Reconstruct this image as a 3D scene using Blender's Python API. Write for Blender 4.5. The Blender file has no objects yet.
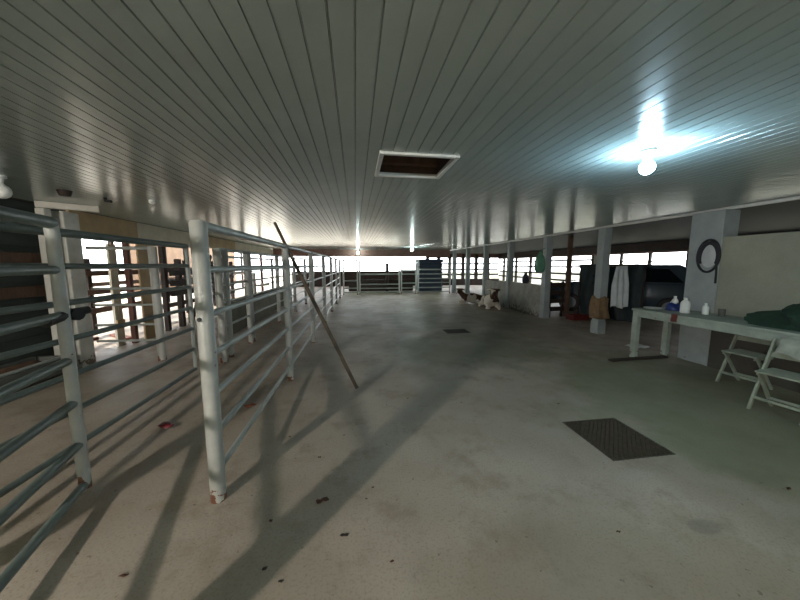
import bpy, bmesh, math, random
from mathutils import Vector, Matrix
R = random.Random(7)
S = bpy.context.scene
COL = S.collection
PI = math.pi

# ------------------------------------------------------------------ materials
def lin(c):
    return tuple(((v / 12.92) if v <= .04045 else ((v + .055) / 1.055) ** 2.4) for v in c)

def mat(name, c, rough=.6, c2=None, scale=6., amt=.5, metal=0., bump=0., bscale=40., spec=.5, stretch=(1, 1, 1),
        trans=0., emit=None, rust=None):
    """c, c2: sRGB colours mixed by a noise; rust=(colour, zlow, zhigh): wear near the foot"""
    m = bpy.data.materials.new(name); m.use_nodes = True
    nt = m.node_tree; N = nt.nodes; L = nt.links
    b = N['Principled BSDF']
    b.inputs['Roughness'].default_value = rough
    b.inputs['Metallic'].default_value = metal
    b.inputs['Specular IOR Level'].default_value = spec
    b.inputs['Base Color'].default_value = (*lin(c), 1)
    if trans: b.inputs['Transmission Weight'].default_value = trans
    if emit:
        b.inputs['Emission Color'].default_value = (*emit[0], 1); b.inputs['Emission Strength'].default_value = emit[1]
    if c2 or bump or rust:
        tc = N.new('ShaderNodeTexCoord'); mp = N.new('ShaderNodeMapping'); mp.inputs['Scale'].default_value = stretch
        L.new(tc.outputs['Object'], mp.inputs[0])
        out = None
        if c2:
            n = N.new('ShaderNodeTexNoise'); n.inputs['Scale'].default_value = scale; n.inputs['Detail'].default_value = 5
            n.inputs['Roughness'].default_value = .65
            L.new(mp.outputs[0], n.inputs['Vector'])
            r = N.new('ShaderNodeValToRGB'); r.color_ramp.elements[0].position = .5 - .22 / max(.1, amt) * .5 + (.5 - amt) * .3
            r.color_ramp.elements[1].position = .5 + .22 / max(.1, amt) * .5 + (.5 - amt) * .3
            r.color_ramp.elements[0].color = (*lin(c2), 1); r.color_ramp.elements[1].color = (*lin(c), 1)
            L.new(n.outputs['Fac'], r.inputs[0]); out = r.outputs[0]
        if rust:
            n2 = N.new('ShaderNodeTexNoise'); n2.inputs['Scale'].default_value = 14; n2.inputs['Detail'].default_value = 6
            L.new(tc.outputs['Object'], n2.inputs['Vector'])
            sp = N.new('ShaderNodeSeparateXYZ'); L.new(tc.outputs['Object'], sp.inputs[0])
            mr = N.new('ShaderNodeMapRange'); mr.inputs['From Min'].default_value = rust[1]; mr.inputs['From Max'].default_value = rust[2]
            mr.inputs['To Min'].default_value = .62; mr.inputs['To Max'].default_value = .28
            L.new(sp.outputs[2], mr.inputs['Value'])
            ls = N.new('ShaderNodeMath'); ls.operation = 'LESS_THAN'
            L.new(n2.outputs['Fac'], ls.inputs[0]); L.new(mr.outputs[0], ls.inputs[1])
            mx = N.new('ShaderNodeMix'); mx.data_type = 'RGBA'
            L.new(ls.outputs[0], mx.inputs['Factor'])
            if out: L.new(out, mx.inputs['A'])
            else: mx.inputs['A'].default_value = (*lin(c), 1)
            mx.inputs['B'].default_value = (*lin(rust[0]), 1); out = mx.outputs['Result']
        if out: L.new(out, b.inputs['Base Color'])
        if bump:
            n3 = N.new('ShaderNodeTexNoise'); n3.inputs['Scale'].default_value = bscale; n3.inputs['Detail'].default_value = 4
            L.new(mp.outputs[0], n3.inputs['Vector'])
            bp = N.new('ShaderNodeBump'); bp.inputs['Strength'].default_value = bump; bp.inputs['Distance'].default_value = .02
            L.new(n3.outputs['Fac'], bp.inputs['Height']); L.new(bp.outputs[0], b.inputs['Normal'])
    return m

M = {}
M['pipe'] = mat('painted_pipe', (.68, .685, .665), .42, (.59, .595, .57), 5, .5, bump=.15, bscale=30, rust=((.42, .27, .19), 0, .12))
M['pipe_dark'] = mat('green_grey_pipe', (.41, .45, .43), .42, (.33, .37, .35), 5, .5, bump=.1)
M['rail'] = mat('painted_rail', (.62, .64, .62), .4, (.53, .55, .53), 4, .5, bump=.1)
M['pvc'] = mat('pvc_plank', (.66, .71, .70), .19, (.61, .66, .65), 1.2, .5, spec=1., bump=.15, bscale=6, stretch=(1, .8, 1))
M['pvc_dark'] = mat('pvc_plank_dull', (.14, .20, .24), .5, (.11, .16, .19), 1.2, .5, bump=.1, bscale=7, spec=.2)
M['white_paint'] = mat('white_paint', (.80, .80, .77), .55, (.66, .65, .61), 4, .5, bump=.1, rust=((.47, .40, .33), -.05, .25))
M['column'] = mat('column_paint', (.60, .63, .63), .6, (.52, .55, .55), 3, .5, bump=.15, rust=((.47, .46, .43), -.2, .15))
M['plaster'] = mat('plaster', (.60, .60, .54), .8, (.50, .51, .46), 1.5, .5, bump=.2)
M['concrete_wall'] = mat('low_wall_plaster', (.66, .65, .62), .85, (.48, .47, .44), 3, .55, bump=.2, rust=((.36, .34, .30), -.05, .35))
M['conc_dark'] = mat('trough_concrete', (.40, .41, .39), .7, (.28, .28, .26), 3, .5, bump=.3)
M['trough_green'] = mat('mossy_boards', (.42, .40, .32), .8, (.31, .30, .24), 3, .5, bump=.3)
M['dark_wall'] = mat('dark_green_boards', (.20, .24, .22), .7, (.14, .16, .15), 2, .5, bump=.2, stretch=(1, .2, 4))
M['wood'] = mat('brown_timber', (.40, .30, .23), .75, (.25, .18, .14), 5, .5, bump=.3, stretch=(3, 3, .6))
M['wood_dark'] = mat('dark_timber', (.22, .17, .14), .8, (.13, .10, .09), 5, .5, bump=.3)
M['wood_red'] = mat('red_brown_timber', (.45, .27, .22), .7, (.33, .20, .16), 5, .5)
M['tan'] = mat('tan_board', (.74, .63, .46), .7, (.62, .52, .38), 3, .5)
M['cream'] = mat('cream_board', (.83, .79, .70), .7, (.74, .70, .62), 3, .5)
M['pole_wood'] = mat('weathered_pole', (.38, .33, .27), .75, (.27, .23, .18), 9, .5, bump=.3, stretch=(4, 4, 1))
M['fascia'] = mat('red_brown_fascia', (.48, .36, .32), .7, (.38, .28, .25), 3, .5)
M['trim'] = mat('white_trim', (.84, .85, .84), .45, (.76, .77, .76), 4, .5)
M['hatch_in'] = mat('hatch_timber', (.30, .21, .16), .8, (.17, .12, .10), 8, .5)
M['steel_dark'] = mat('dark_steel', (.28, .27, .24), .55, (.36, .33, .28), 20, .5, metal=.5)
M['pit'] = mat('pit', (.06, .06, .05), .9)
M['table'] = mat('table_paint', (.62, .66, .62), .6, (.50, .54, .50), 5, .5, bump=.15, rust=((.38, .38, .34), -.05, .2))
M['chair'] = mat('chair_wood', (.58, .61, .55), .6, (.46, .49, .44), 7, .5)
M['cloth_white'] = mat('white_cloth', (.80, .82, .83), .9, (.68, .70, .70), 4, .5, bump=.2)
M['cloth_grey'] = mat('pale_towel', (.66, .68, .64), .9, (.48, .51, .47), 5, .5, bump=.2)
M['cloth_orange'] = mat('orange_brown_cloth', (.53, .43, .31), .9, (.40, .32, .23), 8, .5, bump=.3)
M['cloth_green'] = mat('dark_green_cloth', (.10, .24, .17), .85, (.06, .14, .11), 6, .5, bump=.4)
M['bag_green'] = mat('green_bag', (.36, .58, .48), .6, (.28, .46, .38), 6, .5, bump=.3)
M['bag_blue'] = mat('navy_bag', (.10, .13, .22), .7, (.07, .08, .13), 8, .5, bump=.3)
M['tarp'] = mat('dark_shade_cloth', (.18, .24, .25), .7, (.13, .17, .18), 3, .5, bump=.3)
M['blue'] = mat('blue_plastic', (.14, .20, .27), .5, (.10, .15, .20), 3, .5)
M['red'] = mat('red_plastic', (.42, .17, .15), .5, (.32, .12, .11), 8, .5)
M['wrapper'] = mat('crimson_wrapper', (.50, .09, .13), .4, (.35, .06, .09), 20, .5)
M['orange'] = mat('orange_scrap', (.66, .36, .24), .7, (.50, .26, .18), 20, .5)
M['leaf'] = mat('dry_leaf', (.36, .20, .14), .8, (.26, .14, .10), 25, .5)
M['scrap'] = mat('dark_scrap', (.24, .20, .16), .9, (.17, .14, .12), 25, .5)
M['blue_pack'] = mat('blue_pack', (.13, .22, .50), .45, (.10, .16, .36), 8, .5)
M['white_plastic'] = mat('white_plastic', (.86, .87, .86), .35)
M['black'] = mat('black_rubber', (.07, .07, .075), .6)
M['rope'] = mat('dark_rope', (.15, .16, .19), .8, (.10, .10, .12), 30, .5)
M['paint_car'] = mat('dark_car_paint', (.22, .27, .31), .25, spec=.6)
M['glass_car'] = mat('car_glass', (.09, .11, .13), .05, spec=.9)
M['chrome'] = mat('lamp_chrome', (.75, .77, .80), .15, metal=.7)
M['bulb'] = mat('lit_bulb', (1, 1, 1), .3, emit=((.52, .80, 1.), 270))
M['bulb_warm'] = mat('lit_bulb_warm', (1, 1, 1), .3, emit=((1., .93, .84), 2900))
M['bulb_far'] = mat('lit_bulb_far', (1, 1, 1), .3, emit=((.80, 1., .95), 250))
M['bulb_fill'] = mat('added_fill_bulb', (1, 1, 1), .3, emit=((.90, 1., .93), 170))
M['bulb_off'] = mat('unlit_lamp', (.9, .9, .88), .3)
M['sack'] = mat('brown_sack', (.40, .29, .22), .85, (.29, .21, .16), 8, .5, bump=.3)
M['wall_foot'] = mat('dark_lower_wall', (.27, .26, .23), .7, (.21, .20, .18), 3, .5)
M['grass'] = mat('rough_grass', (.31, .31, .25), .95, (.24, .24, .18), 1.5, .5)
M['shed'] = mat('brown_shed_boards', (.47, .37, .28), .85, (.36, .28, .21), 2, .5)
M['beam'] = mat('beam_paint', (.80, .79, .75), .55, (.70, .68, .63), 5, .5)
M['ground'] = mat('pale_ground', (.72, .69, .63), .9, (.60, .57, .50), 1, .5)

def calf_mat(th):
    m = bpy.data.materials.new('calf_hide'); m.use_nodes = True
    N = m.node_tree.nodes; L = m.node_tree.links; b = N['Principled BSDF']; b.inputs['Roughness'].default_value = .8
    tc = N.new('ShaderNodeTexCoord'); n = N.new('ShaderNodeTexNoise'); n.inputs['Scale'].default_value = 3.4; n.inputs['Detail'].default_value = 1
    L.new(tc.outputs['Object'], n.inputs['Vector'])
    r = N.new('ShaderNodeValToRGB'); r.color_ramp.interpolation = 'CONSTANT'
    r.color_ramp.elements[0].color = (*lin((.34, .23, .18)), 1); r.color_ramp.elements[1].color = (*lin((.85, .81, .76)), 1)
    r.color_ramp.elements[1].position = th
    L.new(n.outputs['Fac'], r.inputs[0]); L.new(r.outputs[0], b.inputs['Base Color'])
    return m
M['calf'] = calf_mat(.455); M['calf_pale'] = calf_mat(.40)

def floor_mat():
    m = bpy.data.materials.new('concrete_floor'); m.use_nodes = True
    nt = m.node_tree; N = nt.nodes; L = nt.links; b = N['Principled BSDF']
    tc = N.new('ShaderNodeTexCoord')
    def noise(s, d=5, rgh=.6):
        n = N.new('ShaderNodeTexNoise'); n.inputs['Scale'].default_value = s; n.inputs['Detail'].default_value = d
        n.inputs['Roughness'].default_value = rgh; L.new(tc.outputs['Object'], n.inputs['Vector']); return n.outputs['Fac']
    def ramp(v, a, c):
        r = N.new('ShaderNodeMapRange'); r.interpolation_type = 'SMOOTHSTEP'
        r.inputs['From Min'].default_value = a; r.inputs['From Max'].default_value = c; L.new(v, r.inputs['Value']); return r.outputs[0]
    def mul(a, c):
        x = N.new('ShaderNodeMath'); x.operation = 'MULTIPLY'; L.new(a, x.inputs[0])
        if isinstance(c, (int, float)): x.inputs[1].default_value = c
        else: L.new(c, x.inputs[1])
        return x.outputs[0]
    def mix(f, A, B):
        x = N.new('ShaderNodeMix'); x.data_type = 'RGBA'; L.new(f, x.inputs['Factor'])
        for k, v in (('A', A), ('B', B)):
            if isinstance(v, tuple): x.inputs[k].default_value = (*lin(v), 1)
            else: L.new(v, x.inputs[k])
        return x.outputs['Result']
    def blob(cx, cy, rx, ry):          # ragged-edged patch, for stains and for dimness put into the colour
        mp = N.new('ShaderNodeMapping'); mp.inputs['Location'].default_value = (-cx / rx, -cy / ry, 0)
        mp.inputs['Scale'].default_value = (1 / rx, 1 / ry, 0); L.new(tc.outputs['Object'], mp.inputs[0])
        ln = N.new('ShaderNodeVectorMath'); ln.operation = 'LENGTH'; L.new(mp.outputs[0], ln.inputs[0])
        ad = N.new('ShaderNodeMath'); ad.operation = 'MULTIPLY_ADD'; L.new(noise(1.3, 4), ad.inputs[0]); ad.inputs[1].default_value = 1.1
        L.new(ln.outputs['Value'], ad.inputs[2])
        x = N.new('ShaderNodeMapRange'); x.interpolation_type = 'SMOOTHSTEP'
        x.inputs['From Min'].default_value = 1.55; x.inputs['From Max'].default_value = 1.1
        L.new(ad.outputs[0], x.inputs['Value']); return x.outputs[0]
    c = mix(ramp(noise(.55, 3), .38, .62), (.60, .555, .50), (.67, .625, .57))
    c = mix(mul(ramp(noise(3.2, 8, .7), .48, .72), .5), c, (.52, .48, .43))
    c = mix(mul(ramp(noise(9, 8, .75), .55, .75), .45), c, (.46, .42, .37))
    c = mix(mul(ramp(noise(70, 2, .5), .5, .68), .35), c, (.45, .41, .36))
    c = mix(mul(ramp(noise(1.6, 6, .7), .5, .66), .4), c, (.50, .44, .37))
    c = mix(mul(blob(2.3, 5.6, 1.9, 1.5), .65), c, (.42, .44, .37))      # damp green stain, partly the area's weaker light put into colour
    c = mix(mul(blob(4.2, 2.8, 2.2, 2.6), .7), c, (.42, .44, .34))  # greener floor by the chairs, with their dimmer light painted in
    c = mix(mul(blob(1.3, 1.0, 1.2, .8), .4), c, (.50, .45, .36))
    c = mix(mul(blob(3.0, 8.5, 3.0, 2.2), .5), c, (.47, .48, .44))
    c = mix(mul(blob(2.1, 1.38, .12, .06), .4), c, (.36, .38, .36))
    c = mix(mul(ramp(noise(26, 3, .5), .68, .74), .6), c, (.34, .29, .24))
    L.new(c, b.inputs['Base Color'])
    rr = N.new('ShaderNodeMapRange'); L.new(noise(2.0, 5), rr.inputs['Value']); rr.inputs['From Min'].default_value = .3; rr.inputs['From Max'].default_value = .7
    rr.inputs['To Min'].default_value = .42; rr.inputs['To Max'].default_value = .7
    L.new(rr.outputs[0], b.inputs['Roughness']); b.inputs['Specular IOR Level'].default_value = .35
    bp = N.new('ShaderNodeBump'); bp.inputs['Strength'].default_value = .25; bp.inputs['Distance'].default_value = .01
    L.new(noise(18, 8, .7), bp.inputs['Height']); L.new(bp.outputs[0], b.inputs['Normal'])
    return m
M['floor'] = floor_mat()

# ------------------------------------------------------------------ mesh builder
class MB:
    def __init__(s): s.v = []; s.f = []
    def add(s, vs, fs):
        o = len(s.v); s.v += [tuple(v) for v in vs]; s.f += [tuple(i + o for i in f) for f in fs]; return s
    def box(s, a, b, rz=0, c=None):
        x0, y0, z0 = a; x1, y1, z1 = b
        vs = [Vector(p) for p in ((x0, y0, z0), (x1, y0, z0), (x1, y1, z0), (x0, y1, z0), (x0, y0, z1), (x1, y0, z1), (x1, y1, z1), (x0, y1, z1))]
        if rz:
            c = Vector(c or ((x0 + x1) / 2, (y0 + y1) / 2, 0)); m = Matrix.Rotation(rz, 3, 'Z'); vs = [m @ (v - c) + c for v in vs]
        return s.add(vs, [(3, 2, 1, 0), (4, 5, 6, 7), (0, 1, 5, 4), (1, 2, 6, 5), (2, 3, 7, 6), (3, 0, 4, 7)])
    def tube(s, pts, r, n=12, cap=True):
        pts = [Vector(p) for p in pts]; rs = r if isinstance(r, (list, tuple)) else [r] * len(pts)
        rings = []; t0 = (pts[1] - pts[0]).normalized()
        u = t0.orthogonal().normalized()
        if abs(t0.z) < .9: u = (Vector((0, 0, 1)) - t0 * t0.z).normalized()
        for i, p in enumerate(pts):
            t = ((pts[min(i + 1, len(pts) - 1)] - pts[max(i - 1, 0)])).normalized()
            u = (u - t * u.dot(t)).normalized(); w = t.cross(u)
            rings.append([p + (u * math.cos(2 * PI * k / n) + w * math.sin(2 * PI * k / n)) * rs[i] for k in range(n)])
        vs = [v for g in rings for v in g]; fs = []
        for i in range(len(pts) - 1):
            for k in range(n):
                a = i * n + k; b = i * n + (k + 1) % n; fs.append((a, b, b + n, a + n))
        if cap: fs.append(tuple(range(n - 1, -1, -1))); fs.append(tuple(range((len(pts) - 1) * n, len(pts) * n)))
        return s.add(vs, fs)
    def bar(s, a, b, w, h):               # rectangular bar between two points
        a = Vector(a); b = Vector(b); t = (b - a).normalized(); up = Vector((0, 0, 1)) if abs(t.z) < .95 else Vector((0, 1, 0))
        x = t.cross(up).normalized(); y = x.cross(t)
        vs = [p + x * i * w / 2 + y * j * h / 2 for p in (a, b) for i, j in ((-1, -1), (1, -1), (1, 1), (-1, 1))]
        return s.add(vs, [(3, 2, 1, 0), (4, 5, 6, 7), (0, 1, 5, 4), (1, 2, 6, 5), (2, 3, 7, 6), (3, 0, 4, 7)])
    def lathe(s, prof, c=(0, 0, 0), n=20):
        vs = []; fs = []
        for r, z in prof:
            for k in range(n): vs.append((c[0] + r * math.cos(2 * PI * k / n), c[1] + r * math.sin(2 * PI * k / n), c[2] + z))
        for i in range(len(prof) - 1):
            for k in range(n):
                a = i * n + k; b = i * n + (k + 1) % n; fs.append((a, b, b + n, a + n))
        fs.append(tuple(range(n - 1, -1, -1))); fs.append(tuple(range((len(prof) - 1) * n, len(prof) * n)))
        return s.add(vs, fs)
    def loft(s, secs):                    # closed sections with equal counts
        n = len(secs[0]); vs = [v for g in secs for v in g]; fs = []
        for i in range(len(secs) - 1):
            for k in range(n):
                a = i * n + k; b = i * n + (k + 1) % n; fs.append((a, b, b + n, a + n))
        fs.append(tuple(range(n - 1, -1, -1))); fs.append(tuple(range((len(secs) - 1) * n, len(secs) * n)))
        return s.add(vs, fs)
    def grid(s, fn, nu, nv, skip=None):
        vs = [fn(i / nu, j / nv) for j in range(nv + 1) for i in range(nu + 1)]
        fs = [(j * (nu + 1) + i, j * (nu + 1) + i + 1, (j + 1) * (nu + 1) + i + 1, (j + 1) * (nu + 1) + i)
              for j in range(nv) for i in range(nu) if not (skip and skip(i, j))]
        return s.add(vs, fs)

def obj(name, mb, m, parent=None, bevel=0., smooth=True, origin=None, solid=0., subsurf=0):
    me = bpy.data.meshes.new(name)
    if parent is not None: off = Vector(parent['_o'])
    elif origin is not None: off = Vector(origin)
    else:
        xs = [v[0] for v in mb.v]; ys = [v[1] for v in mb.v]; zs = [v[2] for v in mb.v]
        off = Vector(((min(xs) + max(xs)) / 2, (min(ys) + max(ys)) / 2, min(zs)))
    me.from_pydata([tuple(Vector(v) - off) for v in mb.v], [], mb.f); me.update()
    bm = bmesh.new(); bm.from_mesh(me); bmesh.ops.recalc_face_normals(bm, faces=bm.faces); bm.to_mesh(me); bm.free()
    if smooth:
        for p in me.polygons: p.use_smooth = True
        me.set_sharp_from_angle(angle=math.radians(38))
    me.materials.append(M[m] if isinstance(m, str) else m)
    o = bpy.data.objects.new(name, me); COL.objects.link(o); o['_o'] = tuple(off)
    if parent is not None:
        o.parent = parent
        o['_o'] = tuple(off)
    else: o.location = off
    if solid:
        md = o.modifiers.new('solid', 'SOLIDIFY'); md.thickness = solid; md.offset = 0
    if subsurf:
        md = o.modifiers.new('sub', 'SUBSURF'); md.levels = subsurf; md.render_levels = subsurf
    if bevel:
        md = o.modifiers.new('bev', 'BEVEL'); md.width = bevel; md.segments = 2; md.limit_method = 'ANGLE'; md.angle_limit = .7
    return o
def tag(o, label, cat, group=None):
    o['label'] = label; o['category'] = cat
    if group: o['group'] = group
    return o
def thing(name, loc, label, cat, group=None):
    o = bpy.data.objects.new(name, None); COL.objects.link(o); o.location = loc; o['_o'] = tuple(loc); o.empty_display_size = .1
    return tag(o, label, cat, group)
def struct(name, mb, m, parent=None, **k):
    o = obj(name, mb, m, parent, **k)
    if parent is None: o['kind'] = 'structure'
    return o
def dup(o, loc, rz, label):
    c = o.copy(); COL.objects.link(c); c.location = loc; c.rotation_euler = (0, 0, rz); c['label'] = label
    for ch in o.children:
        d = ch.copy(); COL.objects.link(d); d.parent = c
        for g in ch.children:
            e = g.copy(); COL.objects.link(e); e.parent = d
    return c

ZC = 2.47          # ceiling height
XL = -4.43         # left edge of the plank ceiling
XR = 5.65          # right edge (row of columns)
YF = 17.5          # far edge

# ------------------------------------------------------------------ setting: floor, ceiling, walls
GX0, GX1, GY0, GY1 = 2.07, 2.67, 2.01, 2.63        # drain pit
HX0, HX1, HY0, HY1 = .238, .812, 2.455, 3.0   # ceiling hatch
mb = MB()
xs = [-8.2, GX0, GX1, 12.2]; ys = [-5.2, GY0, GY1, 24.0]
for i in range(3):
    for j in range(3):
        if (i, j) == (1, 1): continue
        mb.add([(xs[i], ys[j], 0), (xs[i + 1], ys[j], 0), (xs[i + 1], ys[j + 1], 0), (xs[i], ys[j + 1], 0)], [(0, 1, 2, 3)])
struct('floor', mb, 'floor', origin=(0, 0, 0), smooth=False)
mb = MB()                                           # walls and bottom of the pit under the grate
mb.box((GX0 - .05, GY0 - .05, -.5), (GX1 + .05, GY1 + .05, -.45))
mb.box((GX0 - .05, GY0 - .05, -.45), (GX0, GY1 + .05, -.002)).box((GX1, GY0 - .05, -.45), (GX1 + .05, GY1 + .05, -.002))
mb.box((GX0, GY0 - .05, -.45), (GX1, GY0, -.002)).box((GX0, GY1, -.45), (GX1, GY1 + .05, -.002))
struct('trim_1', mb, 'pit')

def planks(name, x0, x1, y0, y1, m, phase=.012, z=ZC, hole=None):
    P = .0956; k = math.floor((x0 - phase) / P); px = []
    while phase + k * P < x1 + 1e-6:
        a = phase + k * P
        for dx, dz in ((0, .009), (.004, .009), (.0075, .0), (P - .0015, 0), (P - .0001, .009)):
            if x0 - 1e-6 <= a + dx <= x1 + 1e-6: px.append((a + dx, z + dz))
        k += 1
    if hole: px = sorted([p for p in px if min(abs(p[0] - hole[0]), abs(p[0] - hole[1])) > .002] + [(hole[0], z), (hole[1], z)])
    yy = [y0, y1] if not hole else [y0, hole[2], hole[3], y1]
    mb = MB(); n = len(px)
    vs = [(x, y, zz) for y in yy for x, zz in px]; fs = []
    for j in range(len(yy) - 1):
        for i in range(n - 1):
            if hole and j == 1 and px[i][0] > hole[0] - 1e-5 and px[i + 1][0] < hole[1] + 1e-5: continue
            fs.append((j * n + i, j * n + i + 1, (j + 1) * n + i + 1, (j + 1) * n + i))
    mb.add(vs, fs)
    mb.box((x0 - .2, y0, z + .35), (x1 + .1, y1, z + .40))
    return struct(name, mb, m, smooth=False, origin=(0, 0, z))
planks('ceiling', XL, XR, -5.0, YF, 'pvc', hole=(HX0, HX1, HY0, HY1))
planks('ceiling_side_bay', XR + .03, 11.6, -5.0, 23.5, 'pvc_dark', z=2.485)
mb = MB(); mb.box((-8.0, 2.0, 2.52), (XL - .04, 23.5, 2.6)); struct('ceiling_lean_to', mb, 'wood_dark')
mb = MB(); mb.box((XL, YF + .08, 2.42), (XR, 23.5, 2.5)); struct('ceiling_far_bay', mb, 'fascia')
# beams at the edges of the ceiling, and an added sun-blocking strip
mb = MB(); mb.box((XR - .03, -5, ZC - .035), (XR + .03, YF, ZC + .02)); struct('trim_2', mb, 'trim')
mb = MB(); mb.box((XL - .4, YF, 2.08), (XR, YF + .08, 2.52)); struct('trim_3', mb, 'fascia')
mb = MB(); mb.box((XL - .18, -5, ZC + .002), (XL, YF, ZC + .4)); struct('trim_sun_block', mb, 'wood_dark')  # added strip, unseen above the ceiling edge, blocks stray sun
# left lintel boards
mb = MB(); mb.box((XL - .04, 5.55, 2.10), (XL, 7.05, ZC)); mb.box((XL - .04, 9.9, 2.12), (XL, 12.2, ZC)); struct('trim_4', mb, 'tan')
mb = MB(); mb.box((XL - .04, 7.05, 2.07), (XL, 9.9, ZC)); mb.box((XL - .04, 12.2, 2.15), (XL, YF, ZC)); struct('trim_5', mb, 'cream')
# walls
mb = MB()
for i in range(12): mb.box((XL - .10 - (i % 2) * .012, -5, .205 * i), (XL - .04, 5.5, .205 * i + .2))
mb.box((XL - .14, -5, 0), (XL - .10, 5.5, ZC + .1)); struct('wall_left', mb, 'dark_wall')
mb = MB(); mb.box((-8.2, -5.2, 0), (12, -5.0, 2.6)); struct('wall_back', mb, 'plaster')
mb = MB(); mb.box((XR - .13, -5, 0), (XR + .05, 3.845, 2.02)); struct('wall_right', mb, 'plaster')
mb = MB()
mb.box((11.5, -5, 0), (11.65, 13.2, 1.32)); mb.box((11.5, 13.2, 0), (11.65, 23, .38)); mb.box((11.5, -5, 2.5), (11.65, 23, 2.6))
mb.box((11.5, -5, 1.32), (11.65, 6.0, 2.07)); mb.box((11.5, 12.9, 1.3), (11.65, 13.2, 2.1)); struct('wall_side_bay', mb, 'plaster')
mb = MB(); mb.box((11.48, -5, 2.07), (11.65, 23, 2.484)); struct('trim_8', mb, 'wood_dark')
mb = MB(); mb.box((11.44, -5, 2.06), (11.479, 23, 2.13)); struct('trim_9', mb, 'fascia')
mb = MB(); mb.box((XR - .142, -5, 0), (XR - .131, 3.845, .78)); struct('trim_10', mb, 'wall_foot')  # darker strip along the lower part of the right wall
mb = MB(); mb.box((-4.6, 23, 0), (5.6, 23.15, 1.14)); mb.box((5.6, 23, 0), (11.6, 23.15, .5)); struct('wall_far', mb, 'wood_dark')
# window bars of the side bay and the far wall
def bars(name, frame_pts, m='wood_dark', cross='fascia'):
    root = bpy.data.objects.new(name, None); COL.objects.link(root); root['kind'] = 'structure'
    root.location = frame_pts[0][0]; root['_o'] = tuple(frame_pts[0][0])
    for i, (a, b, w, h) in enumerate(frame_pts): obj('bar', MB().bar(a, b, w, h), m if h > .05 else cross, root)
    return root
fp = []
for z in (1.50, 1.74): fp.append(((11.56, 6, z), (11.56, 12.9, z), .06, .045))
for y in (6.0, 7.6, 9.0, 10.4, 11.7): fp.append(((11.56, y, 1.32), (11.56, y, 2.07), .09, .09))
bars('window_1', fp)
fp = []
for z in (.75, 1.12, 1.5, 1.85): fp.append(((11.56, 13.2, z), (11.56, 23, z), .08, .10))
for y in (13.25, 15.0, 16.8, 18.6, 20.4, 22.2): fp.append(((11.56, y, .38), (11.56, y, 2.07), .14, .14))
bars('window_2', fp)
fp = []
for z in (.85, 1.25, 1.7): fp.append(((5.6, 23.05, z), (11.5, 23.05, z), .08, .13))
for x in (5.6, 6.5, 7.4, 8.5, 9.6, 10.6): fp.append(((x, 23.05, .5), (x, 23.05, 2.45), .22, .22))
bars('window_3', fp)
mb = MB(); mb.box((5.6, 22.98, 2.15), (11.6, 23.15, 2.6)); mb.box((-4.6, 22.98, 2.25), (5.6, 23.15, 2.6)); struct('trim_6', mb, 'fascia')
# ground outside
mb = MB()
mb.box((-60, -30, -.3), (-8.2, 70, -.03)).box((-8.2, 24, -.3), (5.5, 70, -.03)); struct('floor_outside', mb, 'ground')
mb = MB(); mb.box((12.2, -30, -.3), (70, 70, -.03)).box((5.5, 24, -.3), (12.2, 70, -.03)); struct('floor_outside_grass', mb, 'grass')
mb = MB(); mb.box((-11.3, 1, -.05), (-11, 13.2, 2.7)).box((-11.3, 16.8, -.05), (-11, 30, 2.9)); struct('wall_outside', mb, 'shed')

# hatch in the ceiling
h = thing('ceiling_hatch', (HX0, HY0, ZC), 'open square hatch with white rim in the plank ceiling', 'hatch')
mb = MB(); t = .036
mb.box((HX0 - t, HY0 - t, ZC - .018), (HX0, HY1 + t, ZC + .02)).box((HX1, HY0 - t, ZC - .018), (HX1 + t, HY1 + t, ZC + .02))
mb.box((HX0, HY0 - t, ZC - .018), (HX1, HY0, ZC + .02)).box((HX0, HY1, ZC - .018), (HX1, HY1 + t, ZC + .02))
obj('rim', mb, 'trim', h, bevel=.004)
mb = MB()
mb.box((HX0 - .05, HY0 - .05, ZC + .3), (HX1 + .05, HY1 + .05, ZC + .33))
mb.box((HX0 - .05, HY0 - .05, ZC + .02), (HX0, HY1 + .05, ZC + .3)).box((HX1, HY0 - .05, ZC + .02), (HX1 + .05, HY1 + .05, ZC + .3))
mb.box((HX0, HY0 - .05, ZC + .02), (HX1, HY0, ZC + .3)).box((HX0, HY1, ZC + .02), (HX1, HY1 + .05, ZC + .3))
obj('shaft', mb, 'hatch_in', h)
obj('joist', MB().box((HX0, HY1 - .09, ZC + .08), (HX1, HY1 - .01, ZC + .18)), 'wood', h)

# drain grates
def grate(x0, y0, x1, y1, n, label, z=0.):
    g = thing('drain_grate', (x0, y0, z), label, 'drain grate')
    mb = MB(); w = .012
    mb.box((x0, y0, z - .025), (x0 + w, y1, z + .004)).box((x1 - w, y0, z - .025), (x1, y1, z + .004)).box((x0, y0, z - .025), (x1, y0 + w, z + .004)).box((x0, y1 - w, z - .025), (x1, y1, z + .004))
    obj('frame', mb, 'steel_dark', g)
    mb = MB()
    for i in range(1, n):                # diagonal lattice clipped to the frame
        d = 2 * (x1 - x0) / n * i
        L_ = x1 - x0
        for sgn in (1, -1):
            a = (max(0, d - L_), min(d, L_)); b = (min(d, L_), max(0, d - L_))
            pa = (x0 + a[0], y0 + a[1] * (y1 - y0) / L_, z - .004); pb = (x0 + b[0], y0 + b[1] * (y1 - y0) / L_, z - .004)
            if sgn < 0: pa = (x0 + x1 - pa[0], pa[1], pa[2]); pb = (x0 + x1 - pb[0], pb[1], pb[2])
            if abs(pa[0] - pb[0]) > .02: mb.bar(pa, pb, .009, .014)
    obj('lattice', mb, 'steel_dark', g)
    return g
grate(GX0, GY0, GX1, GY1, 26, 'square dark metal lattice grate set in the floor before the table')
c2 = thing('drain_cover', (2.15, 6.7, 0), 'small dark drain cover further back in the floor', 'drain cover')
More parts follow.
